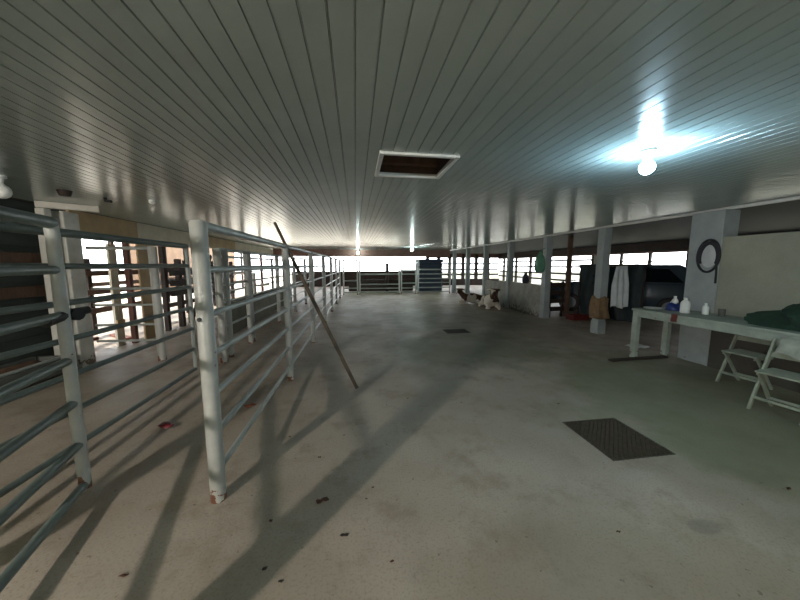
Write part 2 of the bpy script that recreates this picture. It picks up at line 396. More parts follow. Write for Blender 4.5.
obj('frame', MB().box((2.12, 6.67, -.02), (2.7, 7.1, .004)), 'steel_dark', c2)
mb = MB()
for i in range(9): mb.box((2.16 + i * .058, 6.70, .004), (2.19 + i * .058, 7.07, .008))
obj('slot_bars', mb, 'pit', c2)

# ------------------------------------------------------------------ columns and posts on the right
YC = [4.075, 6.2, 8.25, 10.4, 12.5, 14.6, 16.7]
lab = ['broad pale column beside the table end with a dark rope loop on it',
       'pale square column with an orange brown cloth tied round its foot',
       'pale square column with a green bag hung near its top',
       'pale square column at the far end of the low wall under the navy bag',
       'pale square column just behind the lying calves',
       'second pale square column beyond the lying calves',
       'farthest pale square column, next to the far gate and blue tank']
for y, l in zip(YC, lab):
    w = .095
    if y < 5: a, b = (5.5, y - .225, 0), (5.79, y + .225, ZC)
    else: a, b = (XR - w, y - w, 0), (XR + w, y + w, ZC)
    tp = ZC - .036
    if y < 5: p = tag(obj('column', MB().box(a, (b[0], b[1], tp)), 'column', bevel=.012), l, 'column')
    else:
        p = thing('column', (XR, y, 0), l, 'column')
        obj('shaft', MB().box(a, (b[0], b[1], tp)), 'column', p, bevel=.012)
        obj('plinth', MB().box((XR - w - .012, y - w - .012, 0), (XR + w + .012, y + w + .012, .30)), 'column', p, bevel=.01)
tag(obj('post', MB().tube([(6.56, 8.48, 0), (6.56, 8.48, 2.486)], [.085, .075], 10), 'wood'), 'slim brown timber post behind the column with the green bag', 'post')
# low walls between the columns
for y0, y1, l, hgt in ((8.40, 10.25, 'low pale plaster wall under the navy bag', .98), (10.55, 12.35, 'low pale plaster wall behind the lying calves', .95)):
    w = thing('low_wall', (XR, y0, 0), l, 'low wall')
    obj('panel', MB().box((XR - .06, y0, 0), (XR + .08, y1, hgt - .05)), 'concrete_wall', w, bevel=.01)
    obj('coping', MB().box((XR - .075, y0, hgt - .05), (XR + .095, y1, hgt)), 'concrete_wall', w, bevel=.008)

# ------------------------------------------------------------------ pipe fences
def fence(name, A, B, ts, zs, label, cat, pr=.055, rr=.021, ptop=1.88, pm='pipe', rm='rail', zb=0., pcap=True, group=None):
    """straight pipe fence from A to B (x,y); ts: post positions 0..1; zs: rail heights"""
    A = Vector((A[0], A[1], 0)); B = Vector((B[0], B[1], 0))
    f = thing(name, (A.x, A.y, zb), label, cat, group)
    for k, t in enumerate(ts):
        p = A.lerp(B, t); r = pr[k] if isinstance(pr, (list, tuple)) else pr
        o = obj('post', MB().tube([(p.x, p.y, zb), (p.x, p.y, ptop - .012), (p.x, p.y, ptop)], [r, r, r * .85], 18), pm, f)
    for z in zs:
        n = max(2, int((B - A).length / 2)); r = rr * 1.4 if z == max(zs) else rr
        obj('rail', MB().tube([(A.x + (B.x - A.x) * i / n, A.y + (B.y - A.y) * i / n, z) for i in range(n + 1)], r, 12), rm, f)
    return f
ZR = [.2, .47, .74, 1.01, 1.28, 1.57, 1.85]
cy = [2.05, 4.22, 6.3, 8.4, 10.5, 12.6, 14.7]
A, B = (-.955, 2.06), (-.74, 14.7)
fc = fence('pipe_fence', A, B, [(y - 2.05) / 12.65 for y in cy], ZR, 'long pale pipe fence running down the middle to the far gate', 'fence', pr=[.049] + [.046] * 6, ptop=1.87)
b = obj('latch_hole', MB().tube([(-.965, 2.025, 1.26), (-.967, 2.006, 1.26)], .014, 10), 'black', fc)
# left line of the lane
fl_ = fence('pipe_fence', (-2.17, 5.2), (-1.98, 14.7), [0, .03, .13, .145, .36, .58, .79, 1], [.3, .58, .98, 1.28, 1.57, 1.85], 'pipe fence along the left side of the lane, beyond the gate panel', 'fence', pr=[.06, .045, .05, .04, .05, .05, .05, .05], ptop=1.87)
# gate panel in the lane (parallel to the planks)
ZG = [.09, .39, .69, .99, 1.29, 1.59, 1.86]
gp = fence('pipe_gate', (-2.37, .75), (-2.34, 4.66), [0, 1], ZG, 'long green grey pipe gate panel standing behind the nearest gate', 'gate', pr=.026, ptop=1.88, pm='rail', rm='pipe_dark', zb=.07, rr=.025)
tag(obj('hinge_post', MB().tube([(-2.38, .66, 0), (-2.38, .66, 1.95)], .06, 16), 'pipe'), 'round pale hinge post of the long gate panel', 'post')
# nearest gate, swung open, at the left edge
d = Vector((.18, -.68, 0)).normalized(); a = Vector((-1.86, 2.2, 0)); e = a + d * 1.75
ng = fence('pipe_gate', (a.x, a.y), (e.x, e.y), [0, 1], [.11, .40, .69, .98, 1.28, 1.57, 1.86], 'nearest pipe gate, standing open at the left edge of the picture', 'gate', pr=.034, ptop=1.89, rm='pipe_dark', zb=.08, rr=.027)
mb = MB(); q = a - d * .03
mb.tube([q + Vector((-.03, .05, 1.275)), q + Vector((.05, .03, 1.275))], .04, 10); mb.tube([q + d * .20 + Vector((0, 0, 1.26)), q + d * .02 + Vector((.0, 0, 1.28)), q + Vector((.02, .14, 1.29))], [.03, .034, .026], 10)
o = obj('latch', mb, 'black', ng); o['label'] = 'black latch sleeve on the gate post'
q = e + d * .12
tag(obj('hinge_post', MB().tube([(q.x, q.y, 0), (q.x, q.y, 1.95)], .06, 16), 'pipe'), 'round pale hinge post of the nearest gate', 'post')
# cross panel at left
sp = fence('pipe_fence', (-3.25, 5.47), (-4.22, 5.52), [0], [.35, .62, .95, 1.22, 1.55, 1.87], 'short pale pipe fence with one round post set across the left side', 'fence', pr=.062, ptop=1.9, rr=.02)
fence('pipe_fence', (-3.2, 7.6), (-3.0, 14.5), [0, .3, .62, 1], [.45, .95, 1.4, 1.8], 'grey pipe fence behind the mossy low boards', 'fence', pr=.045, ptop=1.85, rr=.022)
tag(obj('board_trough', MB().box((-2.92, 7.3, 0), (-2.82, 14.0, .72)).box((-2.96, 7.3, .68), (-2.78, 14.0, .73)), 'trough_green', bevel=.01), 'long low mossy green brown trough wall left of the lane', 'trough')
# far gates
xs_ = [(-.62, .12), (.24, 2.40), (2.52, 3.34), (3.46, 5.3)]
nm = ['narrow pale pipe gate at the lane end of the far row', 'wide pale pipe gate in the far row, left of the gate before the blue tank', 'narrow pale pipe gate beside the left edge of the blue tank', 'pale pipe gate in front of the blue tank']
for (x0, x1), l, zz in zip(xs_, nm, ([.12, .35, .75, 1.86], [.12, .33, .55, 1.1], [.12, .33, .6, 1.1, 1.3], [.12, .35, .62, .85, 1.1, 1.35])):
    fence('pipe_gate', (x0, 16.4), (x1, 16.4), [0, 1], zz, l, 'gate', pr=.04, ptop=1.88, rr=.03)
tag(obj('post', MB().tube([(1.95, 18.4, 0), (1.95, 18.4, 1.72)], .1, 12), 'wood_dark'), 'dark short timber post behind the wide far gate', 'post')
tag(obj('feed_trough', MB().box((-.4, 18.6, 0), (3.6, 19.4, .62)).box((-.45, 18.55, .55), (3.65, 18.7, .72)), 'wood_dark', bevel=.02), 'long dark feed trough behind the far gates', 'trough')
# blue tank
tk = thing('tank', (4.45, 17.8, 0), 'dark blue tank with a flat lid behind the far gates', 'tank')
obj('body', MB().box((3.75, 17.4, .05), (5.15, 18.3, 1.75)), 'blue', tk, bevel=.06)
mb = MB()
for z in (.35, .75, 1.15, 1.5): mb.box((3.72, 17.37, z), (5.18, 18.33, z + .06))
obj('ribs', mb, 'blue', tk, bevel=.02); obj('lid', MB().box((3.7, 17.35, 1.75), (5.2, 18.35, 1.95)), 'blue', tk, bevel=.04); obj('base', MB().box((3.8, 17.45, 0), (5.1, 18.25, .06)), 'wood_dark', tk)

# ------------------------------------------------------------------ left side: trough, white posts, timber
ft = thing('feed_trough', (-4.2, 1.0, 0), 'grey feed trough running along the dark left wall', 'trough')
mb = MB(); mb.box((-4.15, -4.5, 0), (-4.06, 4.8, .30)).box((-4.46, -4.5, 0), (-4.40, 4.75, .34)).box((-4.40, -4.5, 0), (-4.15, 4.8, .1)).box((-4.46, 4.78, 0), (-4.06, 4.84, .32)); obj('basin', mb, 'conc_dark', ft, bevel=.012)
obj('lip', MB().tube([(-4.10, -4.5, .315), (-4.10, 4.8, .315)], .022, 10), 'rail', ft)
obj('kick_board', MB().box((-4.055, -4.5, .0), (-4.03, 4.8, .11)), 'wood_dark', ft)
mb = MB(); mb.loft([[(-4.28 + .1 * s * math.cos(t), y, .235 + .12 * s * math.sin(t)) for t in [2 * PI * k / 10 for k in range(10)]] for y, s in ((4.02, .3), (4.08, .8), (4.24, 1), (4.42, .9), (4.56, 1), (4.66, .6), (4.70, .25))])
tag(obj('sack', mb, 'sack', subsurf=1), 'slumped brown sack lying in the feed trough', 'sack')
for z, l in ((1.16, 'lower of two brown timber rails fixed to the dark left wall'), (1.62, 'upper of two brown timber rails fixed to the dark left wall')):
    tag(obj('timber_rail', MB().box((-4.47, 3.2, z), (-4.41, 5.42, z + .15)), 'wood', bevel=.008), l, 'rail')
wp = thing('post', (-4.27, 5.27, 0), 'thick white square post at the doorway in the left side', 'post')
obj('shaft', MB().box((-4.38, 5.14, 0), (-4.18, 5.40, 2.38)), 'white_paint', wp, bevel=.012)
tag(obj('post', MB().box((-4.32, 4.90, 0), (-4.21, 5.01, 2.38)), 'white_paint', bevel=.01), 'slim white square post at the end of the dark wall', 'post')
tag(obj('beam', MB().bar((-4.30, 4.90, 2.425), (-3.78, 5.24, 2.425), .09, .085), 'beam', bevel=.006), 'short white beam under the ceiling above the white posts', 'beam')
posts_l = [(5.74, .09, 'wood_red', 'red brown timber post next to the white doorway post'), (6.82, .09, 'wood_red', 'red brown timber post at the far side of the bright doorway'),
           (7.95, .1, 'wood_dark', 'dark timber post between the bright doorway and the rails'), (9.0, .1, 'wood_dark', 'dark timber post left of the thick middle fence post'),
           (11.2, .1, 'wood', 'brown timber post seen just right of the thick middle fence post'), (13.4, .11, 'wood_dark', 'dark timber post at the tan boards of the left side'), (15.6, .1, 'wood_red', 'red brown timber post near the far end of the left side')]
for y, w, m, l in posts_l:
    tag(obj('post', MB().box((XL - .05 - w, y - w / 2, 0), (XL - .05, y + w / 2, 2.5)), m, bevel=.008), l, 'post')
dl = thing('door_leaf', (XL - .22, 6.52, 0), 'pale open plank door leaf standing in the bright doorway', 'door')
mb = MB()
for i in range(2): mb.box((XL - .24, 6.52 + i * .10, 0), (XL - .20, 6.61 + i * .10, 2.0))
obj('planks', mb, 'cream', dl)
for z in (.4, 1.5): obj('batten', MB().box((XL - .20, 6.52, z), (XL - .17, 6.71, z + .12)), 'tan', dl)
tag(obj('board', MB().box((XL - .09, 7.08, 0), (XL - .05, 7.62, 2.06)), 'tan', bevel=.005), 'upright tan board beside the bright doorway', 'board')
# corral outside: dark timber rails
def timber(name, A, B, ts, zs, label, m1='wood_dark', m2='wood', w=.12, top=1.75, cat='fence'):
    A = Vector((*A, 0)); B = Vector((*B, 0)); f = thing(name, A, label, cat)
    for t in ts:
        p = A.lerp(B, t); obj('post', MB().box((p.x - w / 2, p.y - w / 2, 0), (p.x + w / 2, p.y + w / 2, top)), m1, f, bevel=.008)
    for z in zs:
        obj('rail', MB().bar((A.x + w / 2 + .02, A.y, z), (B.x + w / 2 + .02, B.y, z), .045, .13), m2, f)
    return f
timber('timber_fence', (-6.3, 4.2), (-6.3, 10.2), [0, .33, .66, 1], [.5, .95, 1.4], 'dark timber corral fence outside the bright doorway')
timber('timber_fence', (-5.6, 9.2), (-5.5, 14.5), [0, .33, .66, 1], [.4, .75, 1.1, 1.45], 'dark timber corral fence beyond the tan boards', m2='wood_dark')
timber('timber_fence', (-4.5, 8.0), (-4.5, 11.0), [.17, .6], [.9, 1.15, 1.4], 'dark timber rails between the posts of the left side', m1='wood_dark', m2='wood_dark')
timber('timber_fence', (-8.0, 3), (-8.0, 23), [0, .14, .28, .42, .56, .7, .84, 1], [.5, 1.0], 'outer timber fence along the edge of the lean-to', top=2.5)
tag(obj('brace', MB().bar((-4.66, 9.3, .02), (-4.66, 10.7, 1.9), .06, .1), 'wood_dark'), 'slanting dark timber brace between the left posts', 'brace')
tag(obj('stake', MB().tube([(-3.9, 12.4, 0), (-3.9, 12.4, 1.3)], .07, 10).tube([(-3.9, 12.4, .8), (-3.3, 12.2, .85)], .04, 8), 'white_paint'), 'white stake with a side arm behind the trough wall', 'stake')
mb = MB()
for (x, y, rz, s) in ((-5.2, 6.3, .4, 1), (-5.0, 7.1, -.5, .8), (-5.5, 7.4, 1.2, .9)):
    pass
for i, (x, y, rz, L_) in enumerate(((-5.35, 6.15, .35, .9), (-5.15, 7.35, 2.5, .8), (-5.7, 6.75, 1.4, 1.1))):
    tag(obj('plank_offcut', MB().box((x - L_ / 2, y - .07, 0), (x + L_ / 2, y + .07, .05), rz), 'wood_red', bevel=.006), ['reddish plank lying just inside the bright doorway', 'reddish plank lying past the open door leaf', 'longest reddish plank lying out beyond the doorway'][i], 'plank')

# leaning pole
tag(obj('wooden_pole', MB().tube([(0, 3.75, .02), (-.3, 3.925, .62), (-.62, 4.115, 1.26), (-1.07, 4.375, 2.17)], [.022, .024, .024, .02], 10), 'pole_wood'), 'long wooden pole leaning on the middle pipe fence', 'pole')

# ------------------------------------------------------------------ lamps
def lamp(x, y, z, label, m, r=.055, drop=.06):
    l = thing('ceiling_lamp', (x, y, z), label, 'lamp')
    obj('socket', MB().lathe([(.05, 0), (.05, -.02), (.028, -.03), (.026, -drop)], (x, y, z), 16), 'white_plastic', l)
    k = MB(); pr = [(.02, 0), (.03, -.02)] + [(r * math.sin(PI * (.2 + .8 * i / 9)), -.02 - r * .8 - r * math.cos(PI * (1 - (.2 + .8 * i / 9))) * -1) for i in range(10)]
    pr = [(.02, 0), (.024, -.015)] + [(max(.001, r * math.sin(a)), -.02 - r + r * math.cos(a)) for a in [PI * (.16 + .84 * i / 10) for i in range(11)]]
    k.lathe(pr, (x, y, z - drop), 20); obj('bulb', k, m, l)
lamp(2.22, 2.09, ZC, 'bright lit bulb on the ceiling over the floor grate', 'bulb', .05)
lamp(2.75, 14.5, ZC, 'small lit bulb far down the ceiling towards the blue tank', 'bulb_far', .06)
lamp(.18, 17.0, ZC, 'farthest small lit bulb by the red brown far beam', 'bulb_far', .05, .14)
lamp(-3.5, -2.3, ZC, 'lit bulb on the ceiling behind the camera, on the fence side', 'bulb_warm', .065)
lamp(2.6, -2.6, ZC, 'unseen fill bulb added on the ceiling behind the camera, on the table side', 'bulb_fill', .10)  # added out of view as fill light for the room
lamp(-3.43, 3.6, ZC, 'unlit white ceiling lamp at the left edge of the picture', 'bulb_off', .07)
tag(obj('junction_box', MB().lathe([(.05, 0), (.06, .03), (.07, .064)], (-3.37, 4.2, ZC - .06), 12), 'wood_dark'), 'small dark junction box on the ceiling near the white beam', 'junction box')
tag(obj('socket', MB().lathe([(.02, 0), (.035, .015), (.035, .05)], (-2.7, 4.63, ZC - .05), 12), 'white_plastic'), 'small white bulb socket on the ceiling over the gate panel', 'socket')
tag(obj('ceiling_hook', MB().tube([(-3.2, 4.55, ZC), (-3.2, 4.55, ZC - .04), (-3.12, 4.53, ZC - .05)], .018, 8), 'black'), 'black hook on the ceiling right of the white beam', 'hook')

# ------------------------------------------------------------------ table and what lies on it
TX0, TX1, TY0, TY1, TZ = 4.73, 5.46, .9, 4.5, .86
t = thing('table', (TX0, TY1, 0), 'long white painted wooden table standing against the right wall', 'table')
obj('table_top', MB().box((TX0, TY0, TZ - .035), (TX1, TY1, TZ)), 'table', t, bevel=.006)
mb = MB(); mb.box((TX0 + .02, TY0 + .03, TZ - .135), (TX0 + .05, TY1 - .03, TZ - .035)).box((TX1 - .05, TY0 + .03, TZ - .135), (TX1 - .02, TY1 - .03, TZ - .035))
mb.box((TX0 + .05, TY1 - .06, TZ - .135), (TX1 - .05, TY1 - .03, TZ - .035)).box((TX0 + .05, TY0 + .03, TZ - .135), (TX1 - .05, TY0 + .06, TZ - .035)); obj('apron', mb, 'table', t, bevel=.004)
for x in (TX0 + .01, TX1 - .09):
    for y in (TY0 + .02, TY1 - .11): obj('leg', MB().box((x, y, 0), (x + .08, y + .09, TZ - .035)), 'table', t, bevel=.006)
def blob(cx, cy, cz, rx, ry, rz, seed, n=28, m=14, jag=.25):
    rr = random.Random(seed); ph = [(rr.uniform(0, 6), rr.uniform(1.5, 5), rr.uniform(1, 4)) for _ in range(5)]
    vs = []; fs = []; mb = MB()
    for j in range(m + 1):
        f = j / m; el = f * PI / 2
        for i in range(n):
            a = 2 * PI * i / n
            k = 1 + jag * sum(math.sin(round(q) * a + p + s * el * 2) for p, q, s in ph) / 3
            vs.append((cx + rx * k * math.cos(a) * math.cos(el * .98), cy + ry * k * math.sin(a) * math.cos(el * .98), cz + rz * math.sin(el) * (1 + .6 * (k - 1))))
    for j in range(m):
        for i in range(n): fs.append((j * n + i, j * n + (i + 1) % n, (j + 1) * n + (i + 1) % n, (j + 1) * n + i))
    fs.append(tuple(range(n - 1, -1, -1))); fs.append(tuple(range(m * n, (m + 1) * n)))
    return mb.add(vs, fs)
tag(obj('cloth_pile', blob(5.12, 2.62, TZ, .24, .42, .27, 5, jag=.32), 'cloth_green'), 'heap of dark green cloth on the table', 'cloth')
pk = thing('packet', (5.16, 4.17, TZ), 'blue packet on the table next to the white bottles', 'packet')
obj('bag', blob(5.16, 4.17, TZ, .10, .11, .13, 9, jag=.12), 'blue_pack', pk); obj('band', MB().tube([(5.13, 4.10, TZ + .125), (5.17, 4.22, TZ + .13)], .012, 8), 'white_plastic', pk)
def bottle(x, y, hgt, r, label, capm='white_plastic'):
    b = thing('bottle', (x, y, TZ), label, 'bottle')
    obj('body', MB().lathe([(r * .9, 0), (r, .01), (r, hgt * .62), (r * .8, hgt * .74), (r * .38, hgt * .84), (r * .36, hgt * .9)], (x, y, TZ), 18), 'white_plastic', b)
    obj('cap', MB().lathe([(r * .46, hgt * .89), (r * .46, hgt), (r * .4, hgt * 1.005)], (x, y, TZ), 14), capm, b)
bottle(5.32, 4.28, .22, .045, 'white bottle behind the blue packet on the table')
bottle(5.07, 3.92, .24, .06, 'stout white bottle in front of the blue packet on the table')
bottle(5.22, 3.75, .17, .04, 'small white bottle nearest the green cloth heap on the table')
cp = MB().lathe([(.035, 0), (.042, .1), (.036, .1), (.03, .006)], (5.30, 3.60, TZ), 16); tag(obj('cup', cp, 'conc_dark'), 'small dark grey cup on the table behind the bottles', 'cup')
tag(obj('plate', MB().lathe([(.06, 0), (.11, .012), (.13, .022), (.125, .024), (.1, .016), (.001, .01)], (4.98, 4.35, TZ), 22), 'white_plastic'), 'white plate at the far end of the table', 'plate')
mb = MB(); mb.grid(lambda u, v: (TX0 - .012 + .05 * max(0, v - .75) / .25 * 1.0, 3.74 + .09 * u + .004 * math.sin(9 * v), TZ + .004 - .15 * max(0, .75 - v) + .004 * math.sin(6 * u) * max(0, .75 - v)), 6, 12)
tag(obj('rag', mb, 'red', solid=.005), 'small dark red rag hanging over the table edge', 'rag')

# folding chairs
def chair(loc, rz, label):
    c = thing('folding_chair', (0, 0, 0), label, 'chair', 'folding chairs at the table')
    for s in (-1, 1):
        y = .19 * s
        obj('back_leg', MB().bar((-.17, y, 0), (.15, y, .79), .024, .04), 'chair', c, bevel=.004)
        y = .16 * s
        obj('seat_leg', MB().bar((.19, y, 0), (-.15, y, .44), .024, .038), 'chair', c, bevel=.004)
    mb = MB()
    for i in range(6): mb.box((-.19 + i * .056, -.175, .435), (-.145 + i * .056, .175, .455))
    mb.box((-.18, -.165, .405), (.14, -.145, .436)).box((-.18, .145, .405), (.14, .165, .436)); obj('seat', mb, 'chair', c, bevel=.003)
    for z, hh in ((.745, .08), (.61, .06)):
        x = -.17 + .32 * z / .79
        mb = MB(); N_ = 8
        mb.loft([[(x + .02 - .02 * (1 - (2 * k / N_ - 1) ** 2) * -1 + dx, -.19 + .38 * k / N_, z + dz) for dx, dz in ((-.008, -hh / 2), (.008, -hh / 2), (.008, hh / 2), (-.008, hh / 2))] for k in range(N_ + 1)])
        obj('back_slat', mb, 'chair', c)
    obj('rung', MB().bar((-.12, -.19, .14), (-.12, .19, .14), .02, .03), 'chair', c); obj('rung', MB().bar((.11, -.16, .11), (.11, .16, .11), .02, .03), 'chair', c)
    c.location = loc; c.rotation_euler = (0, 0, rz)
    return c
ch = chair((4.52, 2.42, 0), math.radians(8), 'pale wooden folding chair with a grey towel over its back')
dup(ch, (5.10, 3.12, 0), math.radians(4), 'pale wooden folding chair tucked under the table')
def towel(u, v):      # draped over the chair back: front and rear halves
    m = Matrix.Translation((4.52, 2.42, 0)) @ Matrix.Rotation(math.radians(8), 4, 'Z')
    L_ = (u - .42) * .44
    ya = -.16 + .31 * v
    rip = .012 * math.sin(v * 14 + L_ * 9)
    if L_ < 0: x, z = .122 + L_ * .33 - .012 + rip - .02, .80 + L_ * .92 * (1 + .12 * math.sin(v * 5))
    else: x, z = .185 + L_ * .1 + rip, .80 - L_ * .9
    if abs(L_) < .02: x, z = .155 + L_ * 1.2, .81
    return tuple(m @ Vector((x, ya + .02 * math.sin(L_ * 15), z)))
tag(obj('towel', MB().grid(towel, 24, 16), 'cloth_grey', solid=.006), 'crumpled pale towel hung over the near folding chair', 'towel')

# floor strip and paper near the far table legs
tag(obj('plank', MB().box((4.15, 4.36, 0), (5.42, 4.50, .03), 0), 'wood_dark', bevel=.004), 'dark plank lying on the floor under the far table end', 'plank') if False else None
tag(obj('floor_strip', MB().bar((4.2, 4.30, .015), (5.33, 4.34, .015), .08, .03), 'wood_dark'), 'dark strip of wood lying on the floor at the far table end', 'strip')
tag(obj('paper_sheet', MB().grid(lambda u, v: (5.28 + .3 * u, 4.85 + .25 * v, .012 + .02 * math.sin(u * 5) ** 2 + .012 * math.sin(v * 6) ** 2), 8, 8), 'white_plastic', solid=.004), 'crumpled white sheet on the floor behind the far table legs', 'sheet')

# hanging things on the columns
r_ = MB(); cx, cy_, cz = 5.47, 3.98, 1.74
r_.tube([(cx + .0, cy_ + .15 * math.cos(a) * (1 if True else 1), cz + .25 * math.sin(a)) for a in [PI * 2 * i / 36 for i in range(37)]], .017, 10, cap=False)
r_.tube([(cx - .01, cy_ + .13 * math.cos(a) - .01, cz - .02 + .22 * math.sin(a)) for a in [PI * (-.15 + 1.3 * i / 20) for i in range(21)]], .028, 10)
rl = thing('rope_loop', (cx, cy_, cz - .27), 'dark rope loop hanging on the broad column', 'rope')
obj('loop', r_, 'rope', rl); obj('tail', MB().tube([(cx, cy_ - .12, cz - .1), (cx - .01, cy_ - .14, cz - .3), (cx, cy_ - .135, cz - .42)], .014, 8), 'rope', rl)
obj('nail', MB().tube([(5.50, cy_, cz + .235), (5.45, cy_, cz + .245)], .008, 8), 'steel_dark', rl)
tag(obj('plate', MB().lathe([(.115, 0), (.115, .012), (.1, .018)], (0, 0, 0), 24), 'cloth_white', origin=(0, 0, 0)), 'pale oval plate inside the dark rope loop on the broad column', 'plate')
o = bpy.data.objects['plate.001']; o.location = (5.497, cy_, cz + .02); o.rotation_euler = (0, -PI / 2, 0); o.scale = (1.75, 1, 1)
# cloth tied round column foot
def ringcloth(u, v):
    a = u * 2 * PI; c, s = math.cos(a), math.sin(a); k = 1 / max(abs(c), abs(s)); w = .115 + .03 * (1 - v) + .015 * math.sin(5 * a + 4 * v)
    k = min(k, 1.40)
    return (XR + c * k * w, 6.2 + s * k * w, .36 + .5 * v * (1 + .06 * math.sin(3 * a)))
tag(obj('cloth', MB().grid(ringcloth, 48, 10), 'cloth_orange', solid=.01), 'orange brown cloth tied round the foot of a pale column', 'cloth')
# white cloth on a peg
tag(obj('peg', MB().tube([(XR + .09, 6.12, 1.57), (XR + .56, 6.10, 1.60)], .016, 8), 'wood'), 'wooden peg in the column holding the white cloth', 'peg')
def hang(u, v):
    w = .14 + .07 * min(1, (1 - v) * 2.2)
    return (XR + .42 + (u - .5) * 2 * w, 6.11 + .035 * math.sin(u * 17 + 2 * v) * (1.1 - v), .62 + .97 * v + .03 * math.sin(u * 7) * (1 - v))
tag(obj('cloth', MB().grid(hang, 26, 20), 'cloth_white', solid=.008), 'long white cloth hanging beside the column with the orange cloth', 'cloth')
def bag(cx, cy, z0, w, dpt, hh, seed):
    rr = random.Random(seed); secs = []
    for f, s in ((0, .55), (.06, .85), (.25, 1), (.5, .95), (.72, .75), (.86, .4), (.93, .22), (1, .3)):
        secs.append([(cx + w * s * math.cos(t) * (1 + .1 * math.sin(3 * t + seed)), cy + dpt * s * math.sin(t) * (1 + .1 * math.sin(4 * t)), z0 + hh * f) for t in [2 * PI * k / 16 for k in range(16)]])
    return MB().loft(secs)
gb = thing('bag', (XR - .26, 8.2, 1.38), 'green bag hanging high on a pale column', 'bag')
obj('sack', bag(XR - .26, 8.2, 1.38, .14, .19, .62, 2), 'bag_green', gb, subsurf=1)
obj('loop', MB().tube([(XR - .26, 8.2, 1.97), (XR - .2, 8.21, 2.06), (XR - .09, 8.22, 2.09)], .01, 6), 'bag_green', gb)
nb = thing('bag', (XR, 9.35, .98), 'navy bag standing on the low pale wall', 'bag')
obj('sack', bag(XR, 9.35, .981, .1, .15, .36, 4), 'bag_blue', nb, subsurf=1)
obj('handle', MB().tube([(XR, 9.28, 1.30), (XR, 9.29, 1.40), (XR, 9.35, 1.44), (XR, 9.41, 1.40), (XR, 9.42, 1.30)], .012, 8), 'bag_blue', nb)

# dark gate between the green-bag column and the timber post; shade cloth; red crate
timber('timber_gate', (5.86, 8.36), (6.38, 8.44), [.05, .95], [.25, .5, .75, 1.0], 'low dark slatted gate next to the column with the green bag', top=1.1, w=.06, m2='wood_dark', cat='gate')
def tarp(u, v):
    x = 6.78 + .72 * u; y = 8.2 - 1.35 * u
    f = .05 * math.sin(u * 26 + 1.5 * math.sin(v * 4))
    return (x + f * .7, y + f * .4, .06 + 1.52 * v + .05 * math.sin(u * 9) * v)
holes = {(9, 23), (10, 23), (9, 19), (24, 12), (12, 6), (31, 21), (20, 25), (10, 15)}
sc = thing('shade_cloth', (7.0, 7.7, 0), 'dark torn shade cloth hanging behind the column with the orange cloth', 'shade cloth')
obj('sheet', MB().grid(tarp, 44, 30, skip=lambda i, j: (i, j) in holes), 'tarp', sc, solid=.008)
obj('rail', MB().tube([(6.72, 8.31, 1.6), (7.53, 6.79, 1.6)], .025, 10), 'wood_dark', sc)
for p in ((6.76, 8.22), (7.5, 6.85)): obj('stake', MB().tube([(p[0] + .04, p[1] + .04, 0), (p[0] + .04, p[1] + .04, 1.62)], .03, 10), 'wood_dark', sc)
mb = MB(); x0, y0 = 6.2, 7.7
mb.box((x0, y0, 0), (x0 + .5, y0 + .32, .02)).box((x0, y0, .02), (x0 + .5, y0 + .02, .15)).box((x0, y0 + .3, .02), (x0 + .5, y0 + .32, .15)).box((x0, y0 + .02, .02), (x0 + .02, y0 + .3, .15)).box((x0 + .48, y0 + .02, .02), (x0 + .5, y0 + .3, .15))
tag(obj('tray', mb, 'red', bevel=.004), 'low red tray on the floor in front of the shade cloth', 'tray')

